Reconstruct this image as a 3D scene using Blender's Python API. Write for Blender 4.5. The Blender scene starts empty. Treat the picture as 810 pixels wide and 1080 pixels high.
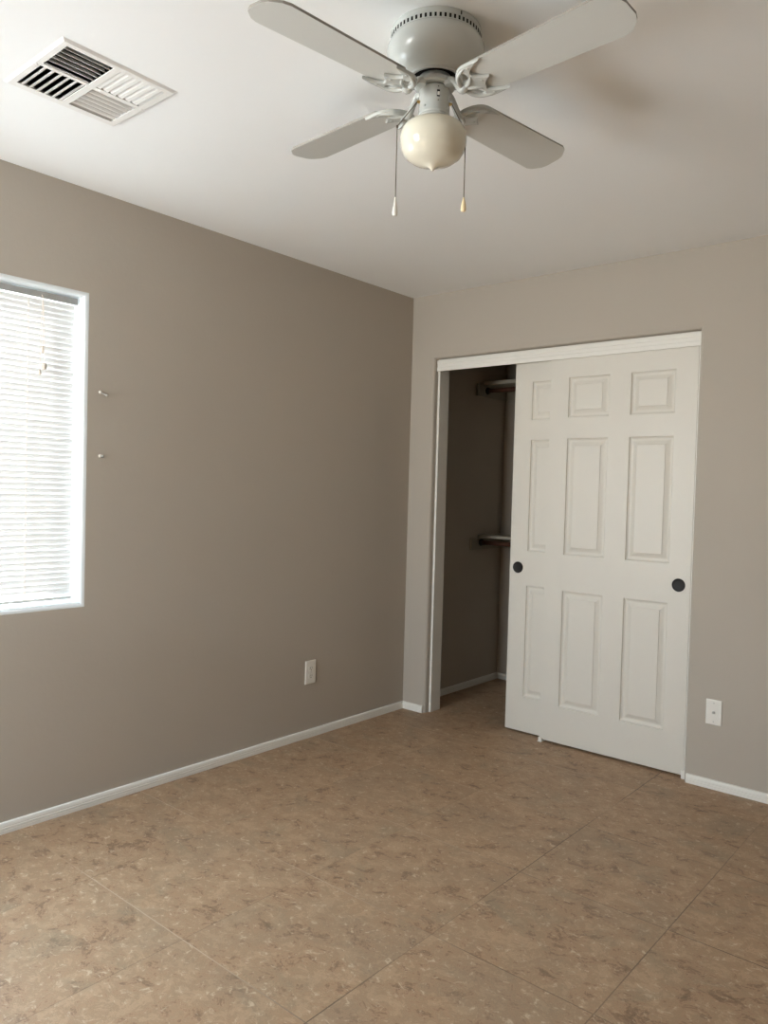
import bpy, bmesh, math, random
from mathutils import Vector, Matrix
random.seed(4)
S = bpy.context.scene
COL = S.collection
PI = math.pi

# ------------------------------------------------------------------ camera, light, exposure
cam_d = bpy.data.cameras.new('camera')
cam = bpy.data.objects.new('camera', cam_d)
COL.objects.link(cam)
YAW, PITCH, ROLL, FPX = 0.7041, -0.0281, 0.0270, 808.99
fw = Vector((-math.sin(YAW)*math.cos(PITCH), math.cos(YAW)*math.cos(PITCH), math.sin(PITCH)))
r0 = Vector((math.cos(YAW), math.sin(YAW), 0)); u0 = r0.cross(fw)
rt = r0*math.cos(ROLL) + u0*math.sin(ROLL); up = u0*math.cos(ROLL) - r0*math.sin(ROLL)
cam.matrix_world = Matrix(((rt.x, up.x, -fw.x, 2.8536), (rt.y, up.y, -fw.y, -3.5801), (rt.z, up.z, -fw.z, 1.2998), (0, 0, 0, 1)))
cam_d.sensor_fit = 'VERTICAL'; cam_d.sensor_height = 36.0; cam_d.lens = FPX/1080*36
cam_d.clip_start = 0.02
S.camera = cam

world = bpy.data.worlds.new('daylight'); S.world = world; world.use_nodes = True
wn = world.node_tree
for n in list(wn.nodes): wn.nodes.remove(n)
wo = wn.nodes.new('ShaderNodeOutputWorld'); wb = wn.nodes.new('ShaderNodeBackground')
wtc = wn.nodes.new('ShaderNodeTexCoord'); wsep = wn.nodes.new('ShaderNodeSeparateXYZ'); wr = wn.nodes.new('ShaderNodeValToRGB')
wmp = wn.nodes.new('ShaderNodeMapRange'); wmp.inputs[1].default_value = -1; wmp.inputs[2].default_value = 1
wn.links.new(wtc.outputs['Generated'], wsep.inputs[0]); wn.links.new(wsep.outputs['Z'], wmp.inputs[0])
wn.links.new(wmp.outputs[0], wr.inputs[0]); wn.links.new(wr.outputs[0], wb.inputs[0]); wn.links.new(wb.outputs[0], wo.inputs[0])
e = wr.color_ramp.elements
e[0].position = 0.0; e[0].color = (0.12, 0.15, 0.19, 1)          # ground in the shade of the house
e[1].position = 1.0; e[1].color = (0.75, 0.95, 1.15, 1)          # sky overhead
for p_, c_ in ((0.14, (0.24, 0.28, 0.34)), (0.29, (0.92, 0.95, 0.98)), (0.41, (1.18, 1.16, 1.13)), (0.485, (1.18, 1.16, 1.13)), (0.53, (1.10, 1.13, 1.16)), (0.64, (0.98, 1.06, 1.15))):
    k = e.new(p_); k.color = (*c_, 1)
WORLD_STRENGTH = 16.0
wb.inputs[1].default_value = WORLD_STRENGTH

def portal(name, loc, rot, sx, sy):
    d = bpy.data.lights.new(name, 'AREA'); d.shape = 'RECTANGLE'; d.size = sx; d.size_y = sy
    d.cycles.is_portal = True
    o = bpy.data.objects.new(name, d); COL.objects.link(o); o.location = loc; o.rotation_euler = rot
    return o
WIN = dict(y0=-3.12, y1=-2.055, z0=0.826, z1=2.022)              # left window opening
BLOCKER_BLIND_Z = 1.26  # bottom of the unseen blind added to block light
FILL_WIN = dict(x0=0.15, x1=1.05, z0=0.75, z1=2.10)                    # unseen window added behind the camera for fill light
portal('portal_left', (-0.16, (WIN['y0']+WIN['y1'])/2, (WIN['z0']+WIN['z1'])/2), (0, -PI/2, 0), WIN['z1']-WIN['z0'], WIN['y1']-WIN['y0'])
portal('portal_front', ((FILL_WIN['x0']+FILL_WIN['x1'])/2, -4.56, (FILL_WIN['z0']+FILL_WIN['z1'])/2), (PI/2, 0, 0), FILL_WIN['x1']-FILL_WIN['x0'], FILL_WIN['z1']-FILL_WIN['z0'])

sd = bpy.data.lights.new('sun', 'SUN'); sd.energy = 75.0; sd.angle = math.radians(0.6); sd.color = (1.0, 0.985, 0.96)
sun = bpy.data.objects.new('sun', sd); COL.objects.link(sun)
sun.rotation_euler = Vector((0.75, -0.52, -0.57)).to_track_quat('-Z', 'Y').to_euler()

S.view_settings.view_transform = 'Standard'; S.view_settings.look = 'None'
S.view_settings.gamma = 1.0; S.view_settings.use_curve_mapping = False
S.view_settings.exposure = 0.76
S.cycles.max_bounces = 14; S.cycles.diffuse_bounces = 9; S.cycles.transparent_max_bounces = 12
S.cycles.caustics_reflective = False; S.cycles.caustics_refractive = False

# ------------------------------------------------------------------ materials
def mat(name, col, rough=0.5, spec=0.5, metal=0.0, noise=0.0, nscale=6.0, bump=0.0, bscale=60.0, stretch=None):
    m = bpy.data.materials.new(name); m.use_nodes = True
    nt = m.node_tree; b = nt.nodes['Principled BSDF']
    b.inputs['Roughness'].default_value = rough; b.inputs['Metallic'].default_value = metal
    b.inputs['Specular IOR Level'].default_value = spec
    tc = nt.nodes.new('ShaderNodeTexCoord'); geo = nt.nodes.new('ShaderNodeNewGeometry')
    c = (*col, 1)
    n = nt.nodes.new('ShaderNodeTexNoise'); n.inputs['Scale'].default_value = nscale; n.inputs['Detail'].default_value = 4
    mx = nt.nodes.new('ShaderNodeMix'); mx.data_type = 'RGBA'
    mx.inputs[6].default_value = tuple(x*(1-noise) for x in col) + (1,)
    mx.inputs[7].default_value = tuple(min(1, x*(1+noise)) for x in col) + (1,)
    nt.links.new(geo.outputs['Position'], n.inputs['Vector'])
    nt.links.new(n.outputs['Fac'], mx.inputs[0]); nt.links.new(mx.outputs[2], b.inputs['Base Color'])
    if bump:
        nb = nt.nodes.new('ShaderNodeTexNoise'); nb.inputs['Scale'].default_value = bscale; nb.inputs['Detail'].default_value = 3
        if stretch:
            mp = nt.nodes.new('ShaderNodeMapping'); mp.inputs['Scale'].default_value = stretch
            nt.links.new(geo.outputs['Position'], mp.inputs[0]); nt.links.new(mp.outputs[0], nb.inputs['Vector'])
        else:
            nt.links.new(geo.outputs['Position'], nb.inputs['Vector'])
        bp = nt.nodes.new('ShaderNodeBump'); bp.inputs['Strength'].default_value = bump; bp.inputs['Distance'].default_value = 0.002
        nt.links.new(nb.outputs['Fac'], bp.inputs['Height']); nt.links.new(bp.outputs[0], b.inputs['Normal'])
    return m

M_WALL = mat('greige_wall_paint', (0.441, 0.396, 0.338), 0.75, 0.25, noise=0.02, nscale=2.5, bump=0.25, bscale=45)
M_CEIL = mat('ceiling_paint', (0.855, 0.855, 0.845), 0.85, 0.2, noise=0.015, nscale=2, bump=0.2, bscale=45)
M_WHITE = mat('white_trim_paint', (0.78, 0.76, 0.71), 0.45, 0.4, noise=0.015, nscale=9)
M_SHELF = mat('shade_darkened_shelf', (0.33, 0.30, 0.245), 0.6, 0.3)  # shelf colour darkened to stand in for closet shade
M_REVEAL = mat('white_reveal_paint', (0.66, 0.69, 0.70), 0.6, 0.3, bump=0.15, bscale=45)
M_DOOR = mat('white_door_paint', (0.68, 0.648, 0.585), 0.42, 0.4, noise=0.01, nscale=8, bump=0.35, bscale=30, stretch=(6, 6, 0.5))
M_FAN = mat('white_fan_enamel', (0.52, 0.53, 0.505), 0.2, 0.5, noise=0.01)
M_BLADE = mat('white_blade_finish', (0.58, 0.58, 0.55), 0.35, 0.4, noise=0.01)
M_BLADE_EDGE = mat('dull_blade_edge', (0.33, 0.31, 0.28), 0.6, 0.3)
M_GLASS = mat('cream_opal_glass', (0.74, 0.70, 0.585), 0.12, 0.5)
M_DARK = mat('dark_slot', (0.012, 0.011, 0.010), 0.9, 0.1)
M_BRONZE = mat('dark_bronze', (0.012, 0.010, 0.009), 0.5, 0.25)
M_WOOD = mat('dark_brown_rod', (0.060, 0.022, 0.012), 0.4, 0.4, noise=0.35, nscale=20)
M_FLANGE = mat('black_flange', (0.015, 0.013, 0.012), 0.5, 0.4)
M_BRASS = mat('brass', (0.62, 0.42, 0.16), 0.3, 0.5, metal=0.9)
M_CHAIN = mat('chain_metal', (0.13, 0.11, 0.085), 0.35, 0.5, metal=0.7)
M_IVORY = mat('ivory_plastic', (0.80, 0.66, 0.42), 0.35, 0.5)
M_PLASTIC = mat('white_plastic', (0.80, 0.77, 0.71), 0.35, 0.5)
M_HEADRAIL = mat('backlit_grey_headrail', (0.34, 0.34, 0.33), 0.45, 0.4)  # backlit shade put into the headrail's colour
M_RAIL = mat('blind_rail_white', (0.72, 0.73, 0.72), 0.4, 0.4)
M_CORD = mat('cord', (0.80, 0.74, 0.68), 0.8, 0.2)
M_TASSEL = mat('tassel_clear_plastic', (0.55, 0.48, 0.42), 0.4, 0.4)
M_STEEL = mat('steel', (0.55, 0.53, 0.50), 0.3, 0.5, metal=0.9)
M_VENT = mat('white_register_enamel', (0.78, 0.76, 0.73), 0.4, 0.4)
M_VINYL = mat('white_window_vinyl', (0.82, 0.83, 0.83), 0.4, 0.4)

def slat_material():
    m = bpy.data.materials.new('translucent_slat'); m.use_nodes = True; nt = m.node_tree
    for n in list(nt.nodes): nt.nodes.remove(n)
    out = nt.nodes.new('ShaderNodeOutputMaterial'); mix = nt.nodes.new('ShaderNodeMixShader')
    d = nt.nodes.new('ShaderNodeBsdfDiffuse'); t = nt.nodes.new('ShaderNodeBsdfTranslucent')
    d.inputs[0].default_value = (0.80, 0.81, 0.81, 1); t.inputs[0].default_value = (0.82, 0.83, 0.83, 1)
    mix.inputs[0].default_value = 0.008
    nt.links.new(d.outputs[0], mix.inputs[1]); nt.links.new(t.outputs[0], mix.inputs[2]); nt.links.new(mix.outputs[0], out.inputs[0])
    return m
M_SLAT = slat_material()

def pane_material():
    m = bpy.data.materials.new('window_glass'); m.use_nodes = True; nt = m.node_tree
    for n in list(nt.nodes): nt.nodes.remove(n)
    out = nt.nodes.new('ShaderNodeOutputMaterial'); mix = nt.nodes.new('ShaderNodeMixShader')
    g = nt.nodes.new('ShaderNodeBsdfGlossy'); t = nt.nodes.new('ShaderNodeBsdfTransparent'); f = nt.nodes.new('ShaderNodeFresnel')
    g.inputs['Roughness'].default_value = 0.02; f.inputs[0].default_value = 1.45; t.inputs[0].default_value = (0.95, 0.97, 0.97, 1)
    geo = nt.nodes.new('ShaderNodeNewGeometry'); mr = nt.nodes.new('ShaderNodeMapRange')       # thin pane: same reflectance from both sides
    mr.inputs[3].default_value = 1.45; mr.inputs[4].default_value = 1/1.45
    nt.links.new(geo.outputs['Backfacing'], mr.inputs[0]); nt.links.new(mr.outputs[0], f.inputs[0])
    nt.links.new(f.outputs[0], mix.inputs[0]); nt.links.new(t.outputs[0], mix.inputs[1]); nt.links.new(g.outputs[0], mix.inputs[2]); nt.links.new(mix.outputs[0], out.inputs[0])
    return m
M_PANE = pane_material()

TILE, TX, TY = 0.508, 0.025, -0.254
def floor_material():
    m = bpy.data.materials.new('mottled_stone_tile'); m.use_nodes = True; nt = m.node_tree; L = nt.links.new
    N = lambda t: nt.nodes.new(t)
    b = nt.nodes['Principled BSDF']
    geo = N('ShaderNodeNewGeometry'); sep = N('ShaderNodeSeparateXYZ'); L(geo.outputs['Position'], sep.inputs[0])
    def math_(op, a, bb=None, clamp=False):
        n = N('ShaderNodeMath'); n.operation = op; n.use_clamp = clamp
        for i, x in enumerate((a, bb)):
            if x is None: continue
            if isinstance(x, (int, float)): n.inputs[i].default_value = x
            else: L(x, n.inputs[i])
        return n.outputs[0]
    def cell(o, off):
        u = math_('DIVIDE', math_('SUBTRACT', o, off), TILE)
        fl = math_('FLOOR', u)
        fr = math_('SUBTRACT', u, fl)
        d = math_('MULTIPLY', math_('MINIMUM', fr, math_('SUBTRACT', 1.0, fr)), TILE)
        return fl, d
    fx, dx = cell(sep.outputs[0], TX); fy, dy = cell(sep.outputs[1], TY)
    d = math_('MINIMUM', dx, dy)
    # each tile shifts the stone pattern
    cmb = N('ShaderNodeCombineXYZ'); L(math_('MULTIPLY', fx, 3.7), cmb.inputs[0]); L(math_('MULTIPLY', fy, 5.3), cmb.inputs[1])
    L(math_('ADD', math_('MULTIPLY', fx, 1.9), math_('MULTIPLY', fy, 2.3)), cmb.inputs[2])
    add = N('ShaderNodeVectorMath'); add.operation = 'ADD'; L(geo.outputs['Position'], add.inputs[0]); L(cmb.outputs[0], add.inputs[1])
    mp = N('ShaderNodeMapping'); mp.inputs['Rotation'].default_value = (0, 0, math.radians(-38)); mp.inputs['Scale'].default_value = (1.0, 1.25, 1)
    L(add.outputs[0], mp.inputs[0])
    def noise(scale, detail, dist, rough=0.6):
        n = N('ShaderNodeTexNoise'); n.inputs['Scale'].default_value = scale; n.inputs['Detail'].default_value = detail
        n.inputs['Distortion'].default_value = dist; n.inputs['Roughness'].default_value = rough; L(mp.outputs[0], n.inputs['Vector']); return n.outputs['Fac']
    def ramp(f, stops):
        r = N('ShaderNodeValToRGB'); L(f, r.inputs[0]); el = r.color_ramp.elements
        el[0].position, el[0].color = stops[0][0], (*stops[0][1], 1); el[1].position, el[1].color = stops[-1][0], (*stops[-1][1], 1)
        for p, c in stops[1:-1]:
            x = el.new(p); x.color = (*c, 1)
        return r.outputs[0]
    base = ramp(noise(12.0, 12, 0.4, 0.80), [(0.34, (0.170, 0.105, 0.061)), (0.43, (0.273, 0.172, 0.104)), (0.475, (0.397, 0.252, 0.153)), (0.515, (0.299, 0.204, 0.123)), (0.555, (0.448, 0.297, 0.185)), (0.60, (0.350, 0.240, 0.146)), (0.68, (0.557, 0.393, 0.262))])
    def mixc(f, a, c2):
        mx = N('ShaderNodeMix'); mx.data_type = 'RGBA'; L(f, mx.inputs[0]); L(a, mx.inputs[6])
        if isinstance(c2, tuple): mx.inputs[7].default_value = (*c2, 1)
        else: L(c2, mx.inputs[7])
        return mx.outputs[2]
    # grey-green clouds
    g = N('ShaderNodeMapRange'); L(noise(4.5, 7, 0.6), g.inputs[0]); g.inputs[1].default_value = 0.54; g.inputs[2].default_value = 0.72; g.inputs[4].default_value = 0.5
    base = mixc(g.outputs[0], base, (0.225, 0.192, 0.132))
    c2 = N('ShaderNodeMapRange'); L(noise(2.1, 4, 0.5), c2.inputs[0]); c2.inputs[1].default_value = 0.50; c2.inputs[2].default_value = 0.68; c2.inputs[4].default_value = 0.42
    base = mixc(c2.outputs[0], base, (0.255, 0.190, 0.130))
    # pale flecks and dark veins
    v = noise(40, 7, 0.9, 0.66)
    fl = N('ShaderNodeMapRange'); L(v, fl.inputs[0]); fl.inputs[1].default_value = 0.57; fl.inputs[2].default_value = 0.66; fl.inputs[4].default_value = 0.75
    base = mixc(fl.outputs[0], base, (0.56, 0.44, 0.31))
    dv = N('ShaderNodeMapRange'); L(v, dv.inputs[0]); dv.inputs[1].default_value = 0.37; dv.inputs[2].default_value = 0.26; dv.inputs[4].default_value = 0.4
    base = mixc(dv.outputs[0], base, (0.135, 0.104, 0.066))
    # grout: thin lines, partly pale and partly dark
    gm = N('ShaderNodeMapRange'); L(d, gm.inputs[0]); gm.inputs[1].default_value = 0.0024; gm.inputs[2].default_value = 0.0010
    n2 = N('ShaderNodeTexNoise'); n2.inputs['Scale'].default_value = 1.1; L(geo.outputs['Position'], n2.inputs['Vector'])
    gs = N('ShaderNodeMapRange'); L(n2.outputs['Fac'], gs.inputs[0]); gs.inputs[1].default_value = 0.42; gs.inputs[2].default_value = 0.58; gs.inputs[3].default_value = 0.22; gs.inputs[4].default_value = 0.9
    gl = N('ShaderNodeMapRange'); L(sep.outputs[0], gl.inputs[0]); gl.inputs[1].default_value = 1.15; gl.inputs[2].default_value = 1.6; gl.inputs[3].default_value = 0.35
    isx = math_('LESS_THAN', dx, dy)
    gk = math_('ADD', math_('SUBTRACT', 1.0, isx), math_('MULTIPLY', isx, gl.outputs[0]))
    gf = math_('MULTIPLY', math_('MULTIPLY', gm.outputs[0], gs.outputs[0], True), gk)
    gc = N('ShaderNodeMapRange'); L(sep.outputs[0], gc.inputs[0]); gc.inputs[1].default_value = 1.15; gc.inputs[2].default_value = 1.7
    gcol = N('ShaderNodeMix'); gcol.data_type = 'RGBA'; L(math_('MAXIMUM', gc.outputs[0], math_('LESS_THAN', dx, dy)), gcol.inputs[0]); gcol.inputs[6].default_value = (0.47, 0.36, 0.26, 1); gcol.inputs[7].default_value = (0.085, 0.06, 0.04, 1)
    base = mixc(gf, base, gcol.outputs[2])
    L(base, b.inputs['Base Color'])
    rr = N('ShaderNodeMapRange'); L(v, rr.inputs[0]); rr.inputs[3].default_value = 0.42; rr.inputs[4].default_value = 0.62
    L(rr.outputs[0], b.inputs['Roughness']); b.inputs['Specular IOR Level'].default_value = 0.35
    bp = N('ShaderNodeBump'); bp.inputs['Strength'].default_value = 0.12; bp.inputs['Distance'].default_value = 0.0015
    L(math_('SUBTRACT', v, math_('MULTIPLY', gm.outputs[0], 0.8)), bp.inputs['Height']); L(bp.outputs[0], b.inputs['Normal'])
    return m
M_FLOOR = floor_material()

# ------------------------------------------------------------------ mesh helpers
def V(*a): return Vector(a)

def add_box(bm, lo, hi, bev=0.0, seg=2, mi=0):
    lo, hi = [min(a, b) for a, b in zip(lo, hi)], [max(a, b) for a, b in zip(lo, hi)]
    vs = [bm.verts.new((x, y, z)) for x in (lo[0], hi[0]) for y in (lo[1], hi[1]) for z in (lo[2], hi[2])]
    fs = []
    for q in ((0, 1, 3, 2), (4, 6, 7, 5), (0, 4, 5, 1), (2, 3, 7, 6), (0, 2, 6, 4), (1, 5, 7, 3)):
        f = bm.faces.new([vs[i] for i in q]); f.material_index = mi; fs.append(f)
    if bev:
        es = {e for f in fs for e in f.edges}
        bmesh.ops.bevel(bm, geom=list(es), offset=bev, segments=seg, profile=0.5, affect='EDGES', clamp_overlap=True)

def add_lathe(bm, prof, c, axis=V(0, 0, 1), n=48, mi=0):
    """prof: list of (radius, height along axis)."""
    axis = axis.normalized()
    a = axis.orthogonal().normalized(); b = axis.cross(a)
    rings = []
    for r, h in prof:
        if r < 1e-6: rings.append([bm.verts.new(c + axis*h)])
        else: rings.append([bm.verts.new(c + axis*h + (a*math.cos(2*PI*i/n) + b*math.sin(2*PI*i/n))*r) for i in range(n)])
    for p, q in zip(rings, rings[1:]):
        for i in range(n):
            j = (i+1) % n
            if len(p) == 1 and len(q) == 1: continue
            if len(p) == 1: f = bm.faces.new((p[0], q[j], q[i]))
            elif len(q) == 1: f = bm.faces.new((p[i], p[j], q[0]))
            else: f = bm.faces.new((p[i], p[j], q[j], q[i]))
            f.material_index = mi

def add_tube(bm, pts, rad, n=8, mi=0, flat=1.0, side=None):
    """tube along pts; rad a number or a list; flat squashes across 'side'."""
    pts = [Vector(p) for p in pts]
    if isinstance(rad, (int, float)): rad = [rad]*len(pts)
    prev = None; rings = []
    for i, p in enumerate(pts):
        t = (pts[min(i+1, len(pts)-1)] - pts[max(i-1, 0)]).normalized()
        if side is not None: a = (side - t*side.dot(t)).normalized()
        elif prev is None: a = t.orthogonal().normalized()
        else: a = (prev - t*prev.dot(t)).normalized()
        prev = a; b = t.cross(a)
        rings.append([bm.verts.new(p + a*(rad[i]*math.cos(2*PI*k/n)) + b*(rad[i]*flat*math.sin(2*PI*k/n))) for k in range(n)])
    for p, q in zip(rings, rings[1:]):
        for i in range(n):
            f = bm.faces.new((p[i], p[(i+1) % n], q[(i+1) % n], q[i])); f.material_index = mi
    for ring in (rings[0], rings[-1]):
        f = bm.faces.new(ring); f.material_index = mi

def bez(p0, p1, p2, p3, n=10):
    p0, p1, p2, p3 = map(Vector, (p0, p1, p2, p3))
    return [p0*(1-t)**3 + p1*3*t*(1-t)**2 + p2*3*t*t*(1-t) + p3*t**3 for t in (i/n for i in range(n+1))]

def add_extrude(bm, prof, a, b, out, up=V(0, 0, 1), mi=0):
    """profile (outward, up) swept straight from a to b, closed and capped."""
    a, b = Vector(a), Vector(b)
    r1 = [bm.verts.new(a + out*x + up*z) for x, z in prof]; r2 = [bm.verts.new(b + out*x + up*z) for x, z in prof]
    n = len(prof)
    for i in range(n):
        bm.faces.new((r1[i], r1[(i+1) % n], r2[(i+1) % n], r2[i])).material_index = mi
    bm.faces.new(r1).material_index = mi; bm.faces.new(list(reversed(r2))).material_index = mi

def obj(name, bm, m, parent=None, smooth=None, label=None):
    bmesh.ops.recalc_face_normals(bm, faces=bm.faces)
    off = Vector((0, 0, 0)); p = parent
    while p is not None: off += p.location; p = p.parent
    if off.length: bmesh.ops.translate(bm, verts=bm.verts, vec=-off)
    me = bpy.data.meshes.new(name); bm.to_mesh(me); bm.free()
    for x in (m if isinstance(m, (list, tuple)) else [m]): me.materials.append(x)
    if smooth is not None:
        for poly in me.polygons: poly.use_smooth = True
        if smooth < 3: me.set_sharp_from_angle(angle=smooth)
    o = bpy.data.objects.new(name, me); COL.objects.link(o)
    if parent is not None: o.parent = parent
    if label: o['label'] = label
    return o
BM = bmesh.new
SM = math.radians(38)

def tag(o, label=None, cat=None, group=None, kind=None):
    if label: o['label'] = label
    if cat: o['category'] = cat
    if group: o['group'] = group
    if kind: o['kind'] = kind
    return o
def thing(name, loc, label, cat, group=None, kind=None):
    o = bpy.data.objects.new(name, None); COL.objects.link(o); o.location = loc; o.empty_display_size = 0.05
    return tag(o, label, cat, group, kind)
def struct(name, bm, m, label, cat, smooth=None):
    return tag(obj(name, bm, m, None, smooth), label, cat, None, 'structure')

# ------------------------------------------------------------------ room shell
H = 2.44
RX, FY = 3.70, -4.40          # right wall, wall behind the camera
CB, CX = 1.055, 1.95          # closet back wall, closet right wall
WT = 0.135                    # thickness of the closet wall

def wall_with_hole(bm, P, u0, u1, v0, v1, hole, r, depth, open_bottom=False, ring_mi=0, nseg=5):
    """P(u,v,d) -> point; d grows into the wall. Rounded (bullnose) edge of radius r round the hole."""
    a, b, c, d = hole
    def ring(k):
        t = k/nseg*PI/2
        o = r*(1-math.sin(t)); dd = r*(1-math.cos(t))
        return o, dd
    def path(o, dd):
        if open_bottom: pts = [(a-o, v0), (a-o, d+o), (b+o, d+o), (b+o, v0)]
        else: pts = [(a-o, c-o), (a-o, d+o), (b+o, d+o), (b+o, c-o)]
        return [bm.verts.new(P(u, v, dd)) for u, v in pts]
    rings = [path(*ring(k)) for k in range(nseg+1)] + [path(0, depth)]
    n = 4
    for p, q in zip(rings, rings[1:]):
        for i in range(n-1 if open_bottom else n):
            j = (i+1) % n
            bm.faces.new((p[i], p[j], q[j], q[i])).material_index = ring_mi
    for dd, inner in ((0, rings[0]), (depth, rings[-1])):
        O = [bm.verts.new(P(u, v, dd)) for u, v in ((u0, v0), (u0, v1), (u1, v1), (u1, v0))]
        for i in range(n-1 if open_bottom else n):
            j = (i+1) % n
            bm.faces.new((O[i], O[j], inner[j], inner[i])).material_index = 0

bm = BM(); add_box(bm, (-0.2, FY-0.2, -0.12), (RX+0.2, CB+0.2, 0.0))
struct('floor', bm, M_FLOOR, 'mottled brown stone-look floor of large square tiles', 'floor')

VX0, VX1, VY0, VY1 = 0.590, 0.885, -2.590, -2.290      # duct hole over the register
bm = BM()
P = lambda u, v, d: V(u, v, H+d)
wall_with_hole(bm, P, -0.2, RX+0.2, FY-0.2, CB+0.2, (VX0, VX1, VY0, VY1), 0.0005, 0.12, nseg=1)
struct('ceiling', bm, M_CEIL, 'plain off-white ceiling above the fan', 'ceiling')

bm = BM()
P = lambda u, v, d: V(-d, u, v)
wall_with_hole(bm, P, FY, CB, 0, H, (WIN['y0'], WIN['y1'], WIN['z0'], WIN['z1']), 0.018, 0.17, ring_mi=1)
struct('wall_left', bm, [M_WALL, M_REVEAL], 'plain greige wall with the window and white rounded window recess', 'wall', smooth=SM)

OX0, OX1, OZ = 0.166, 1.664, 2.070
bm = BM()
P = lambda u, v, d: V(u, d, v)
wall_with_hole(bm, P, 0.0, RX, 0, H, (OX0, OX1, 0, OZ), 0.020, WT, open_bottom=True)
struct('wall_back', bm, M_WALL, 'greige wall around the closet opening with rounded edges', 'wall', smooth=SM)

bm = BM(); add_box(bm, (RX, FY, 0), (RX+0.12, CB+0.1, H)); struct('wall_right', bm, M_WALL, 'greige wall on the right, outside the picture', 'wall')
bm = BM(); P = lambda u, v, d: V(u, FY-d, v)
wall_with_hole(bm, P, 0, RX, 0, H, (FILL_WIN['x0'], FILL_WIN['x1'], FILL_WIN['z0'], FILL_WIN['z1']), 0.018, 0.16, ring_mi=1)
struct('wall_front', bm, [M_WALL, M_REVEAL], 'greige wall behind the camera with an added fill window', 'wall', smooth=SM)
bm = BM(); add_box(bm, (0, CB, 0), (RX, CB+0.1, H)); struct('wall_closet_back', bm, M_WALL, 'greige back wall inside the closet', 'wall')
bm = BM(); add_box(bm, (CX, WT, 0), (CX+0.1, CB, H)); struct('wall_closet_right', bm, M_WALL, 'greige right wall inside the closet, hidden by the doors', 'wall')

# baseboards: low, rounded top, two fine grooves
BBH = 0.041
BB = [(0, 0), (0.0125, 0), (0.0125, 0.012), (0.0108, 0.0135), (0.0125, 0.015), (0.0125, 0.022), (0.0105, 0.0235), (0.0115, 0.026), (0.0110, 0.034), (0.0085, 0.039), (0.004, BBH), (0, BBH)]
def baseboard(name, a, b, out, label):
    bm = BM(); add_extrude(bm, BB, a, b, out)
    return struct(name, bm, M_WHITE, label, 'baseboard', smooth=math.radians(25))
baseboard('baseboard_left', (0, FY, 0), (0, 0, 0), V(1, 0, 0), 'low white baseboard along the window wall')
baseboard('baseboard_back_left', (0, 0, 0), (OX0-0.012, 0, 0), V(0, -1, 0), 'short white baseboard between room corner and closet opening')
baseboard('baseboard_back_right', (OX1+0.014, 0, 0), (RX, 0, 0), V(0, -1, 0), 'white baseboard right of the closet doors below the cable plate')
baseboard('baseboard_closet_left', (0, WT, 0), (0, CB, 0), V(1, 0, 0), 'white baseboard along the left side inside the closet')
baseboard('baseboard_closet_back', (0, CB, 0), (CX, CB, 0), V(0, -1, 0), 'white baseboard along the back inside the closet')

# closet opening trim: side jambs, head track fascia
JT = 0.014
bm = BM(); add_box(bm, (OX0, 0.040, 0), (OX0+JT, WT-0.002, OZ), 0.0012); struct('trim_1', bm, M_WHITE, 'white jamb board on the left side of the closet opening', 'jamb')
bm = BM(); add_box(bm, (OX1-JT, 0.040, 0), (OX1, WT-0.002, OZ), 0.0012)
add_box(bm, (OX1-JT-0.004, 0.018, 0), (OX1+0.004, 0.040, 0.040), 0.002)
struct('trim_2', bm, M_WHITE, 'white jamb board on the right side of the closet opening', 'jamb')
bm = BM()
FA = [(0, 2.000), (0.012, 2.000), (0.012, 2.020), (0.0095, 2.0225), (0.0095, 2.040), (0.012, 2.0425), (0.012, 2.060), (0.010, 2.062), (0, 2.062)]
add_extrude(bm, FA, (OX0+0.004, 0.034, 0), (OX1-0.001, 0.034, 0), V(0, -1, 0))
add_box(bm, (OX0+JT, 0.034, 2.045), (OX1-JT, 0.125, 2.068))
struct('trim_3', bm, M_WHITE, 'white track fascia board across the head of the closet opening', 'fascia')

# ------------------------------------------------------------------ sliding closet doors
def panel_door_bm(x0, x1, y, z0, z1, th, pulls=()):
    """six-panel moulded door, front face at y (facing -y)."""
    bm = BM()
    cols = [(x0+0.105, x0+0.325), (x0+0.434, x0+0.650)]
    rows = [(0.202, 0.806), (0.993, 1.592), (1.699, 1.904)]
    xs = [x0, cols[0][0], cols[0][1], cols[1][0], cols[1][1], x1]
    zs = [z0] + [q for rw in rows for q in rw] + [z1]
    grid = [[bm.verts.new((x, y, z)) for z in zs] for x in xs]
    for i in range(5):
        for j in range(7):
            quad = [grid[i][j], grid[i+1][j], grid[i+1][j+1], grid[i][j+1]]
            if i in (1, 3) and j in (1, 3, 5):
                a, b, c, d = xs[i], xs[i+1], zs[j], zs[j+1]
                loop = quad
                for ins, dep in ((0.0015, 0.0070), (0.009, 0.0118), (0.016, 0.0125), (0.022, 0.0110), (0.038, 0.0045), (0.0395, 0.0015)):
                    nl = [bm.verts.new((px, y+dep, pz)) for px, pz in ((a+ins, c+ins), (b-ins, c+ins), (b-ins, d-ins), (a+ins, d-ins))]
                    for q in range(4): bm.faces.new((loop[q], loop[(q+1) % 4], nl[(q+1) % 4], nl[q]))
                    loop = nl
                bm.faces.new(loop)
            else: bm.faces.new(quad)
    # back and edges
    nb = [[bm.verts.new((x, y+th, z)) for z in (z0, z1)] for x in (x0, x1)]
    bm.faces.new((nb[0][0], nb[0][1], nb[1][1], nb[1][0]))
    bm.faces.new([g[0] for g in grid] + [nb[1][0], nb[0][0]])
    bm.faces.new([g[-1] for g in grid] + [nb[1][1], nb[0][1]])
    bm.faces.new(grid[0] + [nb[0][1], nb[0][0]])
    bm.faces.new(grid[-1] + [nb[1][1], nb[1][0]])
    return bm
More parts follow.
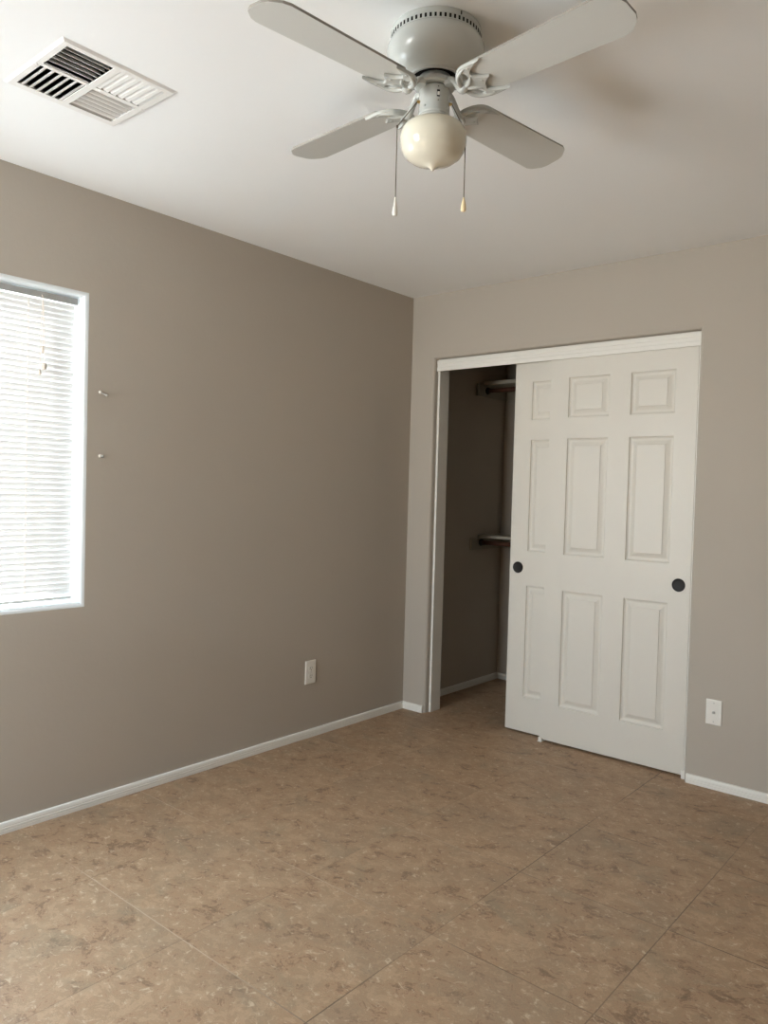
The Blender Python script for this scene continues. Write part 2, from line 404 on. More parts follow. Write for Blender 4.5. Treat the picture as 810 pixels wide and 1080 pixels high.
def finger_pull(door, x, y, z):
    bm = BM()
    add_lathe(bm, [(0.0, 0.0004), (0.0225, 0.0004), (0.0255, 0.0008), (0.0275, 0.0022), (0.0300, 0.0022), (0.0310, 0.0012), (0.0310, -0.0010)], V(x, y, z), V(0, -1, 0), 40)
    return obj('finger_pull', bm, M_BRONZE, door, smooth=SM, label='round dark bronze recessed finger pull')
DW = 0.751
d1 = tag(obj('door_1', panel_door_bm(0.900, 0.900+DW, 0.036, 0.012, 2.030, 0.035), M_DOOR), 'white six-panel sliding closet door in front, with pull at its right edge', 'closet door', 'sliding closet doors', 'structure')
finger_pull(d1, 1.597, 0.036, 0.895)
d2 = tag(obj('door_2', panel_door_bm(0.664, 0.664+DW, 0.080, 0.011, 2.030, 0.035), M_DOOR), 'white sliding closet door behind, mostly covered, with pull at its left edge', 'closet door', 'sliding closet doors', 'structure')
finger_pull(d2, 0.714, 0.080, 0.901)
g = thing('door_guide', (0.905, 0.05, 0), 'small white floor guide clip at the meeting edge of the closet doors', 'door guide')
bm = BM(); add_box(bm, (0.897, 0.020, 0), (0.921, 0.130, 0.003), 0.0008); obj('base', bm, M_PLASTIC, g)
for y0, h in ((0.026, 0.022), (0.0735, 0.030), (0.118, 0.022)):
    bm = BM(); add_box(bm, (0.899, y0, 0.002), (0.919, y0+0.005, h), 0.0008); obj('fin', bm, M_PLASTIC, g)

# ------------------------------------------------------------------ closet shelves and rods
def shelf(zt, th, y0, label, cl):
    t = thing('closet_shelf', (CX/2, (y0+CB)/2, zt-th), label, 'shelf', 'closet shelves')
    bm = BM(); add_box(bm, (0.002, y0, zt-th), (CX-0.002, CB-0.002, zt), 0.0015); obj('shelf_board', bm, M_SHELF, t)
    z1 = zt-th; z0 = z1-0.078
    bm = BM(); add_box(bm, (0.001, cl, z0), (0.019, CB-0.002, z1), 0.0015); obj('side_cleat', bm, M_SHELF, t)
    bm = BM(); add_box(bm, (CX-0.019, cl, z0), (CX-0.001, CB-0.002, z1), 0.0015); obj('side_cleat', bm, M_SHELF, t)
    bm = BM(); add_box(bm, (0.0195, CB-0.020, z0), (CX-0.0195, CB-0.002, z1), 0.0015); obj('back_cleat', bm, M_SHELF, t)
    return t
def rod(y, z, label):
    t = thing('closet_rod', (CX/2, y, z), label, 'closet rod', 'closet rods')
    bm = BM(); add_tube(bm, [(0.030, y, z), (CX-0.030, y, z)], 0.0150, 20); obj('rod', bm, M_WOOD, t, smooth=SM)
    for x, s in ((0.0195, 1), (CX-0.0195, -1)):
        bm = BM(); add_lathe(bm, [(0.0, 0), (0.0235, 0), (0.0240, 0.004), (0.0205, 0.009), (0.0185, 0.018), (0.0160, 0.019), (0.0, 0.019)], V(x, y, z), V(s, 0, 0), 28)
        obj('flange', bm, M_FLANGE, t, smooth=SM, label='black round rod socket')
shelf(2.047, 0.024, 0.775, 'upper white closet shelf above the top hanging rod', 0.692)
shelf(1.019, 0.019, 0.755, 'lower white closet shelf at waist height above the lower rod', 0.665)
rod(0.795, 1.985, 'upper dark brown hanging rod near the top of the closet')
rod(0.770, 0.968, 'lower dark brown hanging rod at waist height in the closet')

# ------------------------------------------------------------------ left window
wy0, wy1, wz0, wz1 = WIN['y0'], WIN['y1'], WIN['z0'], WIN['z1']
w1 = thing('window_1', (-0.12, (wy0+wy1)/2, wz0), 'sliding window recessed in the left wall behind a white mini blind', 'window', kind='structure')
bm = BM(); t_ = 0.038
for lo, hi in (((-0.135, wy0, wz0), (-0.095, wy1, wz0+t_)), ((-0.135, wy0, wz1-t_), (-0.095, wy1, wz1)), ((-0.135, wy0, wz0+t_), (-0.095, wy0+t_, wz1-t_)), ((-0.135, wy1-t_, wz0+t_), (-0.095, wy1, wz1-t_)),
               ((-0.132, (wy0+wy1)/2-0.022, wz0+t_), (-0.098, (wy0+wy1)/2+0.022, wz1-t_))):
    add_box(bm, lo, hi, 0.003)
obj('window_frame', bm, M_VINYL, w1)
for a, b in ((wy0+t_, (wy0+wy1)/2-0.022), ((wy0+wy1)/2+0.022, wy1-t_)):
    bm = BM(); add_box(bm, (-0.117, a, wz0+t_), (-0.113, b, wz1-t_)); obj('pane', bm, M_PANE, w1)
bm = BM(); add_box(bm, (-0.096, wy1-0.030, 1.245), (-0.078, wy1-0.012, 1.285), 0.003); obj('latch', bm, M_VINYL, w1)

# unseen window behind the camera, added for fill daylight
w2 = thing('fill_window', ((FILL_WIN['x0']+FILL_WIN['x1'])/2, FY-0.11, FILL_WIN['z0']), 'unseen bare window added behind the camera for fill daylight', 'window', kind='structure')
bm = BM(); a, b, c, d = FILL_WIN['x0'], FILL_WIN['x1'], FILL_WIN['z0'], FILL_WIN['z1']
for lo, hi in (((a, FY-0.13, c), (b, FY-0.09, c+t_)), ((a, FY-0.13, d-t_), (b, FY-0.09, d)), ((a, FY-0.13, c+t_), (a+t_, FY-0.09, d-t_)), ((b-t_, FY-0.13, c+t_), (b, FY-0.09, d-t_))): add_box(bm, lo, hi, 0.003)
obj('window_frame', bm, M_VINYL, w2)
bm = BM(); add_box(bm, (a+t_, FY-0.113, c+t_), (b-t_, FY-0.109, d-t_)); obj('pane', bm, M_PANE, w2)

# mini blinds: one lowered over the right-hand sash, one unseen, added half up on the left to block light
BX = -0.050
def mini_blind(by0, by1, zb, label, ladders, tilt=math.radians(84)):
    bl = thing('window_blind', (BX, (by0+by1)/2, wz1), label, 'blind')
    bm = BM(); add_box(bm, (BX-0.013, by0-0.004, wz1-0.030), (BX+0.013, by1+0.006, wz1-0.005), 0.002); obj('headrail', bm, M_HEADRAIL, bl, label='headrail darkened to a backlit grey')
    zt, pitch = wz1-0.046, 0.0217
    zb += 0.028
    bm = BM(); ns = int((zt-zb)/pitch)+1
    for i in range(ns):
        zc = zt - i*pitch
        row = []
        for k in range(7):
            s = (k/6-0.5)*0.0254
            cr = 0.0016*(1-(2*k/6-1)**2)
            dx = s*math.cos(tilt) + cr*math.sin(tilt); dz = s*math.sin(tilt) - cr*math.cos(tilt)
            row.append((BX+dx, zc+dz))
        j1, j2 = random.uniform(-.0004, .0004), random.uniform(-.0004, .0004)
        A = [bm.verts.new((x, by0, z+j1)) for x, z in row]; B = [bm.verts.new((x, by1, z+j2)) for x, z in row]
        for k in range(6): bm.faces.new((A[k], A[k+1], B[k+1], B[k]))
    obj('slats', bm, M_SLAT, bl, smooth=4)
    zb -= 0.028
    bm = BM(); add_box(bm, (BX-0.011, by0, zb), (BX+0.011, by1, zb+0.013), 0.003); obj('bottom_rail', bm, M_RAIL, bl)
    for yy in ladders:
        bm = BM()
        for dx in (-0.0125, 0.0125): add_tube(bm, [(BX+dx, yy, wz1-0.03), (BX+dx, yy, zb+0.012)], 0.0008, 5)
        add_tube(bm, [(BX+0.0125, yy+0.004, wz1-0.03), (BX+0.0125, yy+0.004, zb+0.012)], 0.0009, 5)
        obj('ladder_cord', bm, M_CORD, bl)
        bm = BM(); add_lathe(bm, [(0, 0), (0.004, 0), (0.003, 0.004), (0, 0.004)], V(BX+0.003, yy, zb), V(0, 0, -1), 12); obj('cord_button', bm, M_TASSEL, bl, smooth=SM)
    return bl
bl = mini_blind(-2.470, -2.069, 0.838, 'white mini blind with closed slats lowered over the right part of the window', (-2.258,))
mini_blind(WIN['y0']+0.014, -2.490, BLOCKER_BLIND_Z, 'unseen white mini blind added half up on the left sash to block light', (-2.62, -2.98), math.radians(88.5))
px = BX+0.021; yc = -2.206
for k, (dy, zend) in enumerate(((-0.006, 1.722), (0.002, 1.812), (0.007, 1.748))):
    bm = BM(); add_tube(bm, [(BX+0.013, yc, wz1-0.018), (px, yc+dy*0.2, wz1-0.030), (px, yc+dy, (wz1+zend)/2), (px, yc+dy*(1.3 if k != 1 else 0.8), zend)], 0.0011, 6)
    c = obj('pull_cord', bm, M_CORD, bl)
    yy = yc+dy*(1.3 if k != 1 else 0.8)
    bm = BM()
    prof = [[(0, 0), (0.0035, 0.001), (0.0060, 0.018), (0.0055, 0.020), (0, 0.020)], [(0, 0), (0.0040, 0.001), (0.0042, 0.026), (0.0036, 0.028), (0, 0.028)], [(0, 0), (0.0085, 0.002), (0.0095, 0.012), (0.0070, 0.026), (0, 0.027)]][k]
    add_lathe(bm, prof, V(px, yy, zend), V(0, 0, -1), 14); obj('tassel', bm, M_TASSEL, c, smooth=SM)

# ------------------------------------------------------------------ ceiling register
vt = thing('ceiling_vent', ((VX0+VX1)/2, (VY0+VY1)/2, H), 'white square four-way air register in the ceiling near the window wall', 'vent')
X0, X1, Y0, Y1 = 0.562, 0.910, -2.612, -2.266
zf = H-0.0065
quads = {'fan_side': (0.752, 0.885, -2.588, -2.450), 'wall_side': (0.600, 0.740, -2.588, -2.458), 'far_wall_side': (0.592, 0.735, -2.434, -2.292), 'far_fan_side': (0.752, 0.886, -2.434, -2.298)}
bm = BM()
xs = sorted({X0+0.006, X1-0.006}); 
# sloping rim then face with four openings cut as a grid
gx = [X0+0.008, 0.596, 0.7375, 0.752, 0.8855, X1-0.008]; gy = [Y0+0.008, -2.588, -2.454, -2.434, -2.295, Y1-0.008]
gv = [[bm.verts.new((x, y, zf)) for y in gy] for x in gx]
gt = {}
for i in range(5):
    for j in range(5):
        if i in (1, 3) and j in (1, 3):
            q = [gv[i][j], gv[i+1][j], gv[i+1][j+1], gv[i][j+1]]
            tq = [bm.verts.new((vv.co.x, vv.co.y, zf+0.003)) for vv in q]
            for k_ in range(4): bm.faces.new((q[k_], q[(k_+1) % 4], tq[(k_+1) % 4], tq[k_]))
        else: bm.faces.new((gv[i][j], gv[i+1][j], gv[i+1][j+1], gv[i][j+1]))
per = [gv[i][0] for i in range(6)] + [gv[5][j] for j in range(1, 6)] + [gv[i][5] for i in range(4, -1, -1)] + [gv[0][j] for j in range(4, 0, -1)]
cx_, cy_ = (X0+X1)/2, (Y0+Y1)/2
outv = []
for vv in per:
    x = X0 if vv.co.x <= gx[0]+1e-6 else X1 if vv.co.x >= gx[5]-1e-6 else vv.co.x
    y = Y0 if vv.co.y <= gy[0]+1e-6 else Y1 if vv.co.y >= gy[5]-1e-6 else vv.co.y
    outv.append(bm.verts.new((x, y, H-0.0005)))
for i in range(len(per)):
    j = (i+1) % len(per); bm.faces.new((per[i], per[j], outv[j], outv[i]))
obj('face_plate', bm, M_VENT, vt)
def louvres(x0, x1, y0, y1, along, sgn, n=6, lip=0.0):
    bm = BM()
    span = (x1-x0) if along == 'y' else (y1-y0)
    p = span/n
    for i in range(n+1):
        c0 = (x0 if along == 'y' else y0) + p*i
        prof = [(-0.0085, 0.0155), (-0.002, 0.006), (0.003, 0.0015), (0.0062+lip, 0.0004), (0.0064+lip, 0.0012), (0.0034, 0.0025), (-0.0012, 0.0068), (-0.0078, 0.0162)]
        if i == 0 and sgn < 0 or i == n and sgn > 0: pass
        r1, r2 = [], []
        for d, z in prof:
            c = c0 + d*sgn
            c = min(max(c, (x0 if along == 'y' else y0)+0.0002), (x1 if along == 'y' else y1)-0.0002)
            if along == 'y': r1.append(bm.verts.new((c, y0+0.0003, zf+z))); r2.append(bm.verts.new((c, y1-0.0003, zf+z)))
            else: r1.append(bm.verts.new((x0+0.0003, c, zf+z))); r2.append(bm.verts.new((x1-0.0003, c, zf+z)))
        m_ = len(prof)
        for q in range(m_): bm.faces.new((r1[q], r1[(q+1) % m_], r2[(q+1) % m_], r2[q]))
        bm.faces.new(r1); bm.faces.new(list(reversed(r2)))
    obj('louvre_bank', bm, M_VENT, vt)
louvres(0.752, 0.8855, -2.588, -2.454, 'y', 1)      # throws towards the room: open to the camera
louvres(0.596, 0.7375, -2.588, -2.454, 'x', -1, lip=0.0045)
louvres(0.596, 0.7375, -2.434, -2.295, 'y', -1)     # throws towards the wall: backs seen
louvres(0.752, 0.8855, -2.434, -2.295, 'x', 1, lip=0.0085)
bm = BM()
for q in (((VX0, VY0), (VX1, VY0)), ((VX1, VY0), (VX1, VY1)), ((VX1, VY1), (VX0, VY1)), ((VX0, VY1), (VX0, VY0))):
    (xa, ya), (xb, yb) = q
    bm.faces.new([bm.verts.new(p) for p in ((xa, ya, H+0.002), (xb, yb, H+0.002), (xb, yb, H+0.22), (xa, ya, H+0.22))])
bm.faces.new([bm.verts.new(p) for p in ((VX0, VY0, H+0.22), (VX1, VY0, H+0.22), (VX1, VY1, H+0.22), (VX0, VY1, H+0.22))])
obj('duct', bm, M_DARK, vt, label='dark duct behind the louvres')
for sx, sy in ((cx_, Y0+0.014), (0.742, Y1-0.014)):
    bm = BM(); add_lathe(bm, [(0.004, 0), (0.0035, 0.0012), (0, 0.0016)], V(sx, sy, zf), V(0, 0, -1), 12); obj('screw', bm, M_VENT, vt, smooth=SM)

# ------------------------------------------------------------------ ceiling fan
FC = V(1.670, -2.035, 0)
fan = thing('ceiling_fan', (FC.x, FC.y, H), 'white flush-mount ceiling fan with four blades and cream glass light shade', 'ceiling fan')
bm = BM()
add_lathe(bm, [(0.0, 2.4395), (0.1125, 2.4395), (0.1135, 2.436), (0.1135, 2.429), (0.1120, 2.4275), (0.1120, 2.4135), (0.1145, 2.4115), (0.1165, 2.408), (0.1205, 2.400), (0.1215, 2.392), (0.1205, 2.380), (0.1160, 2.366), (0.1075, 2.353), (0.0950, 2.342), (0.0800, 2.334), (0.0680, 2.330), (0.0655, 2.3275), (0.0655, 2.324), (0.0600, 2.324), (0.058, 2.332), (0.0, 2.332)], FC, n=72)
mh = obj('motor_housing', bm, M_FAN, fan, smooth=SM)
bm = BM()
for i in range(60):
    a = 2*PI*i/60
    ca, sa = math.cos(a), math.sin(a)
    n_ = V(ca, sa, 0); t2 = V(-sa, ca, 0)
    c = FC + n_*0.1121 + V(0, 0, 2.4205)
    vs = [bm.verts.new(c + t2*(sx*0.0026) + V(0, 0, sz*0.0046) + n_*sn) for sn in (-0.002, 0.0003) for sx, sz in ((-1, -1), (1, -1), (1, 1), (-1, 1))]
    bm.faces.new(vs[4:8])
    for q in range(4): bm.faces.new((vs[q], vs[(q+1) % 4], vs[4+(q+1) % 4], vs[4+q]))
bm2 = BM(); add_lathe(bm2, [(0.0, 2.3315), (0.0575, 2.3315), (0.0575, 2.3300), (0.0, 2.3300)], FC, n=40)
obj('motor_core', bm2, M_DARK, mh, label='dark motor core seen through the gap')
obj('vent_slots', bm, M_DARK, mh, label='ring of dark vent slots')
bm = BM(); a = math.radians(-22); add_box(bm, (0, -0.0015, 2.428), (0.0012, 0.0015, 2.436)); bmesh.ops.rotate(bm, verts=bm.verts, cent=(0, 0, 0), matrix=Matrix.Rotation(a, 3, 'Z')); bmesh.ops.translate(bm, verts=bm.verts, vec=FC + V(math.cos(a), math.sin(a), 0)*0.1132)
obj('seam_notch', bm, M_DARK, mh)
bm = BM()
add_lathe(bm, [(0.0, 2.333), (0.040, 2.333), (0.041, 2.319), (0.050, 2.317), (0.0515, 2.308), (0.047, 2.304), (0.0, 2.303)], FC, n=48)
obj('rotor', bm, M_FAN, fan, smooth=SM)
bm = BM()
add_lathe(bm, [(0.0, 2.304), (0.0340, 2.303), (0.0375, 2.300), (0.0385, 2.296), (0.0385, 2.242), (0.0395, 2.240), (0.0395, 2.2365), (0.0385, 2.235), (0.0398, 2.233), (0.0398, 2.2295), (0.0385, 2.228), (0.0405, 2.226), (0.0405, 2.219), (0.0380, 2.217), (0.0, 2.217)], FC, n=48)
cup = obj('switch_cup', bm, M_FAN, fan, smooth=SM)
tocam = (V(2.8536, -3.5801, 0) - FC); tocam.normalize(); side = V(-tocam.y, tocam.x, 0)      # side points to image right
def on_cup(ang): return (tocam*math.cos(ang) + side*math.sin(ang))
n_ = on_cup(math.radians(14)); c = FC + n_*0.0384 + V(0, 0, 2.276)
def oriented_box(bm, c, n_, w, h, t):
    s_ = V(-n_.y, n_.x, 0)
    vs = [bm.verts.new(c + n_*d + s_*(a_*w/2) + V(0, 0, b_*h/2)) for d in (-t*0.5, t) for a_, b_ in ((-1, -1), (1, -1), (1, 1), (-1, 1))]
    bm.faces.new(vs[:4]); bm.faces.new(vs[4:])
    for q in range(4): bm.faces.new((vs[q], vs[(q+1) % 4], vs[4+(q+1) % 4], vs[4+q]))
bm = BM(); oriented_box(bm, c, n_, 0.0072, 0.0165, 0.0006); sw = obj('reverse_switch', bm, M_DARK, cup, label='small slide switch in a dark slot')
bm = BM(); oriented_box(bm, c - V(0, 0, 0.0015), n_, 0.0050, 0.0075, 0.0035); oo = obj('switch_slider', bm, M_PLASTIC, cup)
for dz in (0.0165, -0.0165):
    bm = BM(); add_lathe(bm, [(0.0016, 0), (0.0012, 0.0008), (0, 0.001)], c + V(0, 0, dz), n_, 10); obj('screw', bm, M_CHAIN, cup)
for ang, z in ((-38, 2.250), (60, 2.250)):
    n2 = on_cup(math.radians(ang)); bm = BM(); add_lathe(bm, [(0.0030, 0), (0.0028, 0.0022), (0, 0.003)], FC + n2*0.0385 + V(0, 0, z), n2, 12); obj('screw', bm, M_FAN, cup, smooth=SM)
n2 = on_cup(math.radians(-58)); bm = BM(); add_lathe(bm, [(0.0022, 0), (0.0020, 0.004), (0, 0.005)], FC + n2*0.0405 + V(0, 0, 2.2225), n2, 10); obj('screw', bm, M_CHAIN, cup)

bm = BM()
add_lathe(bm, [(0.036, 2.2200), (0.0405, 2.2195), (0.0500, 2.2188), (0.0620, 2.2160), (0.0725, 2.2095), (0.0795, 2.2000), (0.0828, 2.1890), (0.0833, 2.1780), (0.0820, 2.1660), (0.0780, 2.1520), (0.0700, 2.1390), (0.0560, 2.1285), (0.0400, 2.1220), (0.0250, 2.1175), (0.0130, 2.1130), (0.0060, 2.1075), (0.0028, 2.1030), (0.0, 2.1012)], FC, n=64)
obj('glass_shade', bm, M_GLASS, fan, smooth=4, label='cream opal glass shade with pointed bottom')

# blades and their cast arms
RB, RT, HWR, HWT = 0.136, 0.533, 0.056, 0.064
def blade_outline():
    pts = []
    def arc(c, r, a0, a1, n=6): return [(c[0]+r*math.cos(a), c[1]+r*math.sin(a)) for a in (a0+(a1-a0)*i/n for i in range(n+1))]
    ch = 0.044
    pts += [(RB, -0.034), (RB+0.022, -HWR)]
    pts += [(RT-ch, -HWT), (RT-ch*0.62, -HWT+0.006), (RT-0.006, -HWT+ch*0.62), (RT, -HWT+ch)]
    pts += [(RT, HWT-ch), (RT-0.006, HWT-ch*0.62), (RT-ch*0.62, HWT-0.006), (RT-ch, HWT)]
    pts += [(RB+0.022, HWR), (RB, 0.034)]
    return pts
def arm_plate():
    """cast crescent bracket: (radial, tangential) outline and its two openings, filled by a 2D curve."""
    cu = bpy.data.curves.new('arm_plate', 'CURVE'); cu.dimensions = '2D'; cu.fill_mode = 'BOTH'; cu.extrude = 0.0022; cu.bevel_depth = 0.0022; cu.bevel_resolution = 2; cu.resolution_u = 6
    def spline(pts, cyc=True):
        sp = cu.splines.new('BEZIER'); sp.bezier_points.add(len(pts)-1); sp.use_cyclic_u = cyc
        for b_, (x, y, h) in zip(sp.bezier_points, pts):
            b_.co = (x, y, 0); b_.handle_left_type = b_.handle_right_type = ('AUTO' if h else 'VECTOR')
    up_ = [(0.096, 0.009, 1), (0.101, 0.028, 1), (0.113, 0.046, 1), (0.131, 0.0575, 1), (0.152, 0.0600, 1), (0.180, 0.0585, 0), (0.163, 0.0510, 1), (0.150, 0.0430, 1), (0.141, 0.0340, 0), (0.147, 0.0190, 1), (0.157, 0.0085, 1), (0.170, 0.0, 0)]
    low = [(x, -y, h) for x, y, h in reversed(up_[:-1])]
    spline(up_+low)
    for sg in (1, -1):
        spline([(0.109, 0.014*sg, 1), (0.113, 0.030*sg, 1), (0.127, 0.046*sg, 1), (0.135, 0.036*sg, 1), (0.126, 0.016*sg, 1)])
    o = bpy.data.objects.new('arm_plate_curve', cu); COL.objects.link(o)
    dg = bpy.context.evaluated_depsgraph_get(); me = bpy.data.meshes.new_from_object(o.evaluated_get(dg))
    bpy.data.objects.remove(o); return me
PLATE = arm_plate()
ZB = 2.281
for deg, dih, pit in ((264.0, -1.0, -9.5), (353.9, -0.8, -7.5), (85.2, 1.2, -11.5), (175.0, 0.8, -7.5)):
    a = math.radians(deg); dz = math.radians(dih); pp = math.radians(pit)
    er = V(math.cos(a), math.sin(a), 0)*math.cos(dz) + V(0, 0, math.sin(dz))
    tt0 = V(-math.sin(a), math.cos(a), 0); et = tt0*math.cos(pp) + V(0, 0, math.sin(pp)); en = er.cross(et)
    C0 = FC + V(0, 0, ZB)
    W = lambda s, t, n=0: C0 + er*s + et*t + en*n
    ol = blade_outline(); th = 0.0055
    bm = BM()
    top = [bm.verts.new(W(s, t, th)) for s, t in ol]; bot = [bm.verts.new(W(s, t, 0)) for s, t in ol]
    bm.faces.new(top); bm.faces.new(list(reversed(bot)))
    for i in range(len(ol)):
        j = (i+1) % len(ol); bm.faces.new((bot[i], bot[j], top[j], top[i])).material_index = 1
    bld = obj('blade', bm, [M_BLADE, M_BLADE_EDGE], fan)
    bm = BM(); bm.from_mesh(PLATE)
    for vv in bm.verts: vv.co = W(vv.co.x, vv.co.y, vv.co.z-0.0048)
    # stem: from the rotor, dipping and rising to the plate, with two side scrolls
    base_t = tt0
    p0 = FC + V(math.cos(a), math.sin(a), 0)*0.048 + V(0, 0, 2.309)
    add_tube(bm, bez(p0, p0 + V(math.cos(a), math.sin(a), 0)*0.030 + V(0, 0, -0.002), W(0.084, 0, -0.034), W(0.104, 0, -0.0060), 14), [0.010, 0.010, 0.0098, 0.0095, 0.009, 0.0088, 0.0086, 0.0086, 0.0088, 0.009, 0.0095, 0.010, 0.0105, 0.011, 0.011], 12, flat=0.75, side=tt0)
    for sg in (-1, 1):
        add_tube(bm, bez(W(0.098, 0.004*sg, -0.008), W(0.099, 0.032*sg, -0.013), W(0.116, 0.052*sg, -0.010), W(0.150, 0.0565*sg, -0.006), 10), [0.0048, 0.0052, 0.0054, 0.0054, 0.0053, 0.0052, 0.005, 0.0046, 0.0042, 0.0036, 0.003], 10)
        add_tube(bm, bez(W(0.104, 0.003*sg, -0.008), W(0.122, 0.006*sg, -0.012), W(0.132, 0.016*sg, -0.010), W(0.140, 0.028*sg, -0.006), 8), [0.0045]*5 + [0.004, 0.0036, 0.003, 0.002], 8)
    add_lathe(bm, [(0, 0.0), (0.013, 0.0), (0.014, 0.004), (0.011, 0.009), (0, 0.010)], p0 - V(0, 0, 0.004), V(0, 0, -1), 16)
    obj('blade_arm', bm, M_FAN, bld, smooth=math.radians(50), label='cast scroll-shaped white blade arm')
    for s, t in ((0.150, 0.052), (0.150, -0.052), (0.152, 0.0)):
        bm = BM(); add_lathe(bm, [(0.0045, 0), (0.0040, 0.0018), (0, 0.0026)], W(s, t, -0.0085), -en, 12); obj('screw', bm, M_FAN, bld, smooth=SM)

# pull chains
rx = V(math.cos(YAW), math.sin(YAW), 0)
for sg, off, zk, zbtm, m_p, prof, lab, zn in (
    (-1, 0.0905, 2.206, 2.030, M_PLASTIC, [(0, -0.002), (0.0022, 0), (0.0026, 0.006), (0.0042, 0.018), (0.0066, 0.032), (0.0072, 0.039), (0.0058, 0.0450), (0, 0.0465)], 'white teardrop chain pull', 2.266),
    (1, 0.0800, 2.196, 2.034, M_IVORY, [(0, -0.002), (0.0022, 0), (0.0034, 0.006), (0.0062, 0.018), (0.0068, 0.026), (0.0062, 0.0325), (0.0030, 0.0345), (0, 0.035)], 'ivory chain pull', 2.262)):
    n_ = (rx*sg + tocam*0.30).normalized()
    a0 = FC + n_*0.0385 + V(0, 0, zn); kn = FC + rx*sg*off + tocam*0.010 + V(0, 0, zk); end = V(kn.x, kn.y, zbtm)
    bm = BM()
    pts = [a0 + n_*0.006] + [(a0 + n_*0.006).lerp(kn, t) for t in (0.33, 0.66)] + [kn, kn.lerp(end, 0.03), end]
    add_tube(bm, pts, 0.0013, 6)
    L_ = (end-kn).length; nb = int(L_/0.0042)
    ch = obj('pull_chain', bm, M_CHAIN, fan, smooth=4)
    bm = BM(); add_lathe(bm, [(0, -0.001), (0.0040, 0), (0.0038, 0.004), (0.0028, 0.007), (0, 0.008)], a0, n_, 14); obj('chain_nipple', bm, M_BRASS, ch, smooth=SM, label='brass chain outlet')
    bm = BM(); add_lathe(bm, prof, end, V(0, 0, -1), 18); obj('pendant', bm, m_p, ch, smooth=SM, label=lab)
    if sg < 0:
        bm = BM(); add_lathe(bm, [(0, -0.003), (0.0026, -0.002), (0.0026, 0.004), (0, 0.005)], kn, V(0, 0, -1), 10); obj('chain_joint', bm, M_CHAIN, ch, smooth=SM)

# ------------------------------------------------------------------ outlet, cable plate, wall pegs
def plate_bm(c, n_, w, h, t=0.0055):
    s_ = V(-n_.y, n_.x, 0); bm = BM()
    for ins, d in ((0, 0), (0, 0.0025), (0.004, t), (0.006, t)):
        pass
    rings = []
    for ins, d in ((0, 0.0004), (0, 0.0028), (0.0022, 0.0050), (0.0045, t)):
        rings.append([bm.verts.new(c + n_*d + s_*(a_*(w/2-ins)) + V(0, 0, b_*(h/2-ins))) for a_, b_ in ((-1, -1), (1, -1), (1, 1), (-1, 1))])
    for p, q in zip(rings, rings[1:]):
        for i in range(4): bm.faces.new((p[i], p[(i+1) % 4], q[(i+1) % 4], q[i]))
    bm.faces.new(rings[0]); bm.faces.new(rings[-1]); return bm
c = V(0, -0.781, 0.3425); n_ = V(1, 0, 0)
ot = thing('wall_outlet', c, 'white duplex power outlet low on the left wall near the corner', 'outlet')
obj('cover_plate', plate_bm(c, n_, 0.074, 0.122), M_PLASTIC, ot)
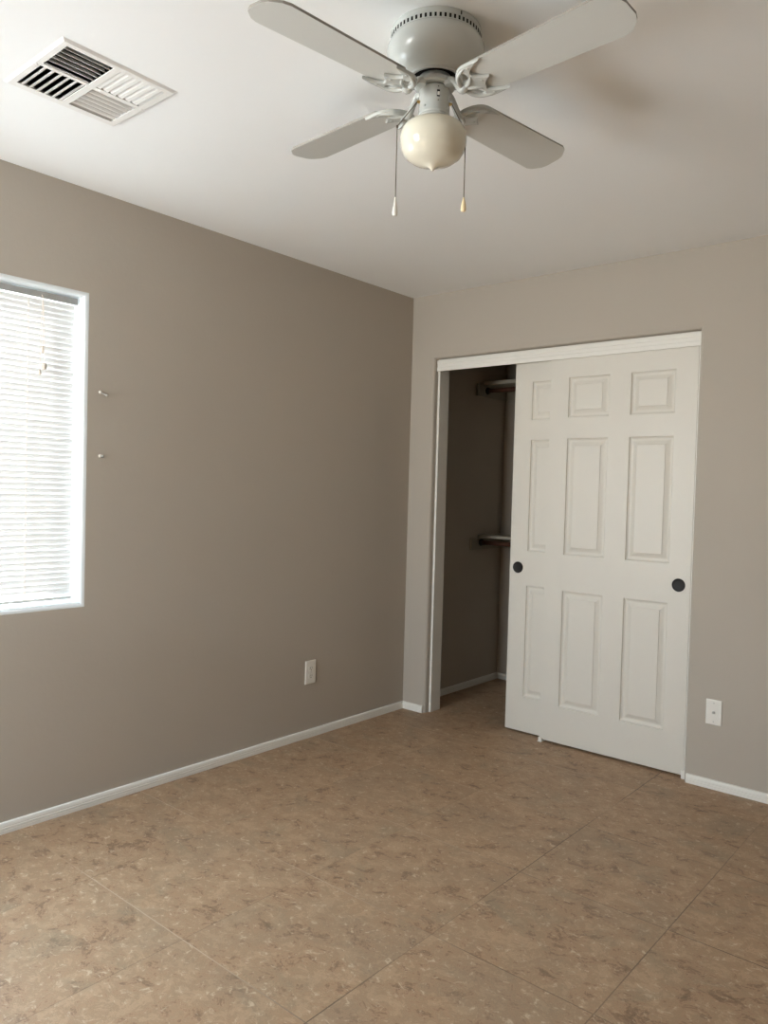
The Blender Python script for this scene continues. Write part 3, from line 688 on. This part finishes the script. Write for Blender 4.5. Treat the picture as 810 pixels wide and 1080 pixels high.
for dz in (0.020, -0.020):
    bm = BM()
    ring = []
    for i in range(28):
        t = 2*PI*i/28; ring.append((0.0172*math.cos(t), max(-0.0125, min(0.0125, 0.0172*math.sin(t)))))
    lo = [bm.verts.new(c + V(0.0048, y, z+dz)) for y, z in ring]; hi = [bm.verts.new(c + V(0.0075, y, z+dz)) for y, z in ring]
    bm.faces.new(lo); bm.faces.new(hi)
    for i in range(28): bm.faces.new((lo[i], lo[(i+1) % 28], hi[(i+1) % 28], hi[i]))
    so = obj('socket', bm, M_PLASTIC, ot)
    bm = BM()
    for dy, hh in ((-0.0063, 0.0075), (0.0063, 0.0060)): add_box(bm, c + V(0.0070, dy-0.0011, dz+0.003-hh/2), c + V(0.0078, dy+0.0011, dz+0.003+hh/2))
    add_lathe(bm, [(0.0026, -0.0005), (0.0026, 0.0003), (0, 0.0003)], c + V(0.0075, 0, dz-0.0072), n_, 12)
    obj('slots', bm, M_DARK, so, label='dark outlet slots')
bm = BM(); add_lathe(bm, [(0.0034, 0), (0.0030, 0.0012), (0, 0.0016)], c + n_*0.0055, n_, 14); obj('screw', bm, M_STEEL, ot)

c = V(1.788, 0, 0.3445); n_ = V(0, -1, 0)
cp = thing('cable_plate', c, 'white cable wall plate with one jack right of the closet doors', 'wall plate')
obj('cover_plate', plate_bm(c, n_, 0.069, 0.113), M_PLASTIC, cp)
bm = BM(); add_lathe(bm, [(0.0062, 0), (0.0062, 0.003), (0.0046, 0.003), (0.0046, 0.010), (0.0030, 0.010), (0.0028, 0.004), (0, 0.004)], c + n_*0.0054, n_, 6 if False else 18); obj('coax_jack', bm, M_STEEL, cp, smooth=SM, label='small threaded metal jack')
for dz in (0.042, -0.042):
    bm = BM(); add_lathe(bm, [(0.0030, 0), (0.0026, 0.0010), (0, 0.0014)], c + n_*0.0055 + V(0, 0, dz), n_, 12); obj('screw', bm, M_STEEL, cp)

for (y, z), dr, ln, lab in (((-1.984, 1.660), V(0.60, 0.72, -0.42), 0.034, 'upper slanted metal peg sticking out of the wall beside the window'), ((-1.980, 1.407), V(1.0, 0.15, -0.1), 0.018, 'lower short metal screw in the wall beside the window')):
    dr.normalize(); c = V(0, y, z)
    t = thing('wall_peg', c, lab, 'wall peg', 'pegs beside the window')
    bm = BM(); add_lathe(bm, [(0, 0.0002), (0.0075, 0.0002), (0.0070, 0.0020), (0.0040, 0.0030), (0, 0.0030)], c, V(1, 0, 0), 16); obj('anchor', bm, M_PLASTIC, t, smooth=SM)
    bm = BM(); add_tube(bm, [c + V(0.001, 0, 0), c + dr*ln*0.75], 0.0032, 10); obj('shank', bm, M_STEEL, t, smooth=SM)
    bm = BM(); add_lathe(bm, [(0, 0), (0.0058, 0), (0.0062, 0.003), (0.0045, 0.0065), (0, 0.0075)], c + dr*ln*0.75, dr, 14); obj('head', bm, M_STEEL, t, smooth=SM)
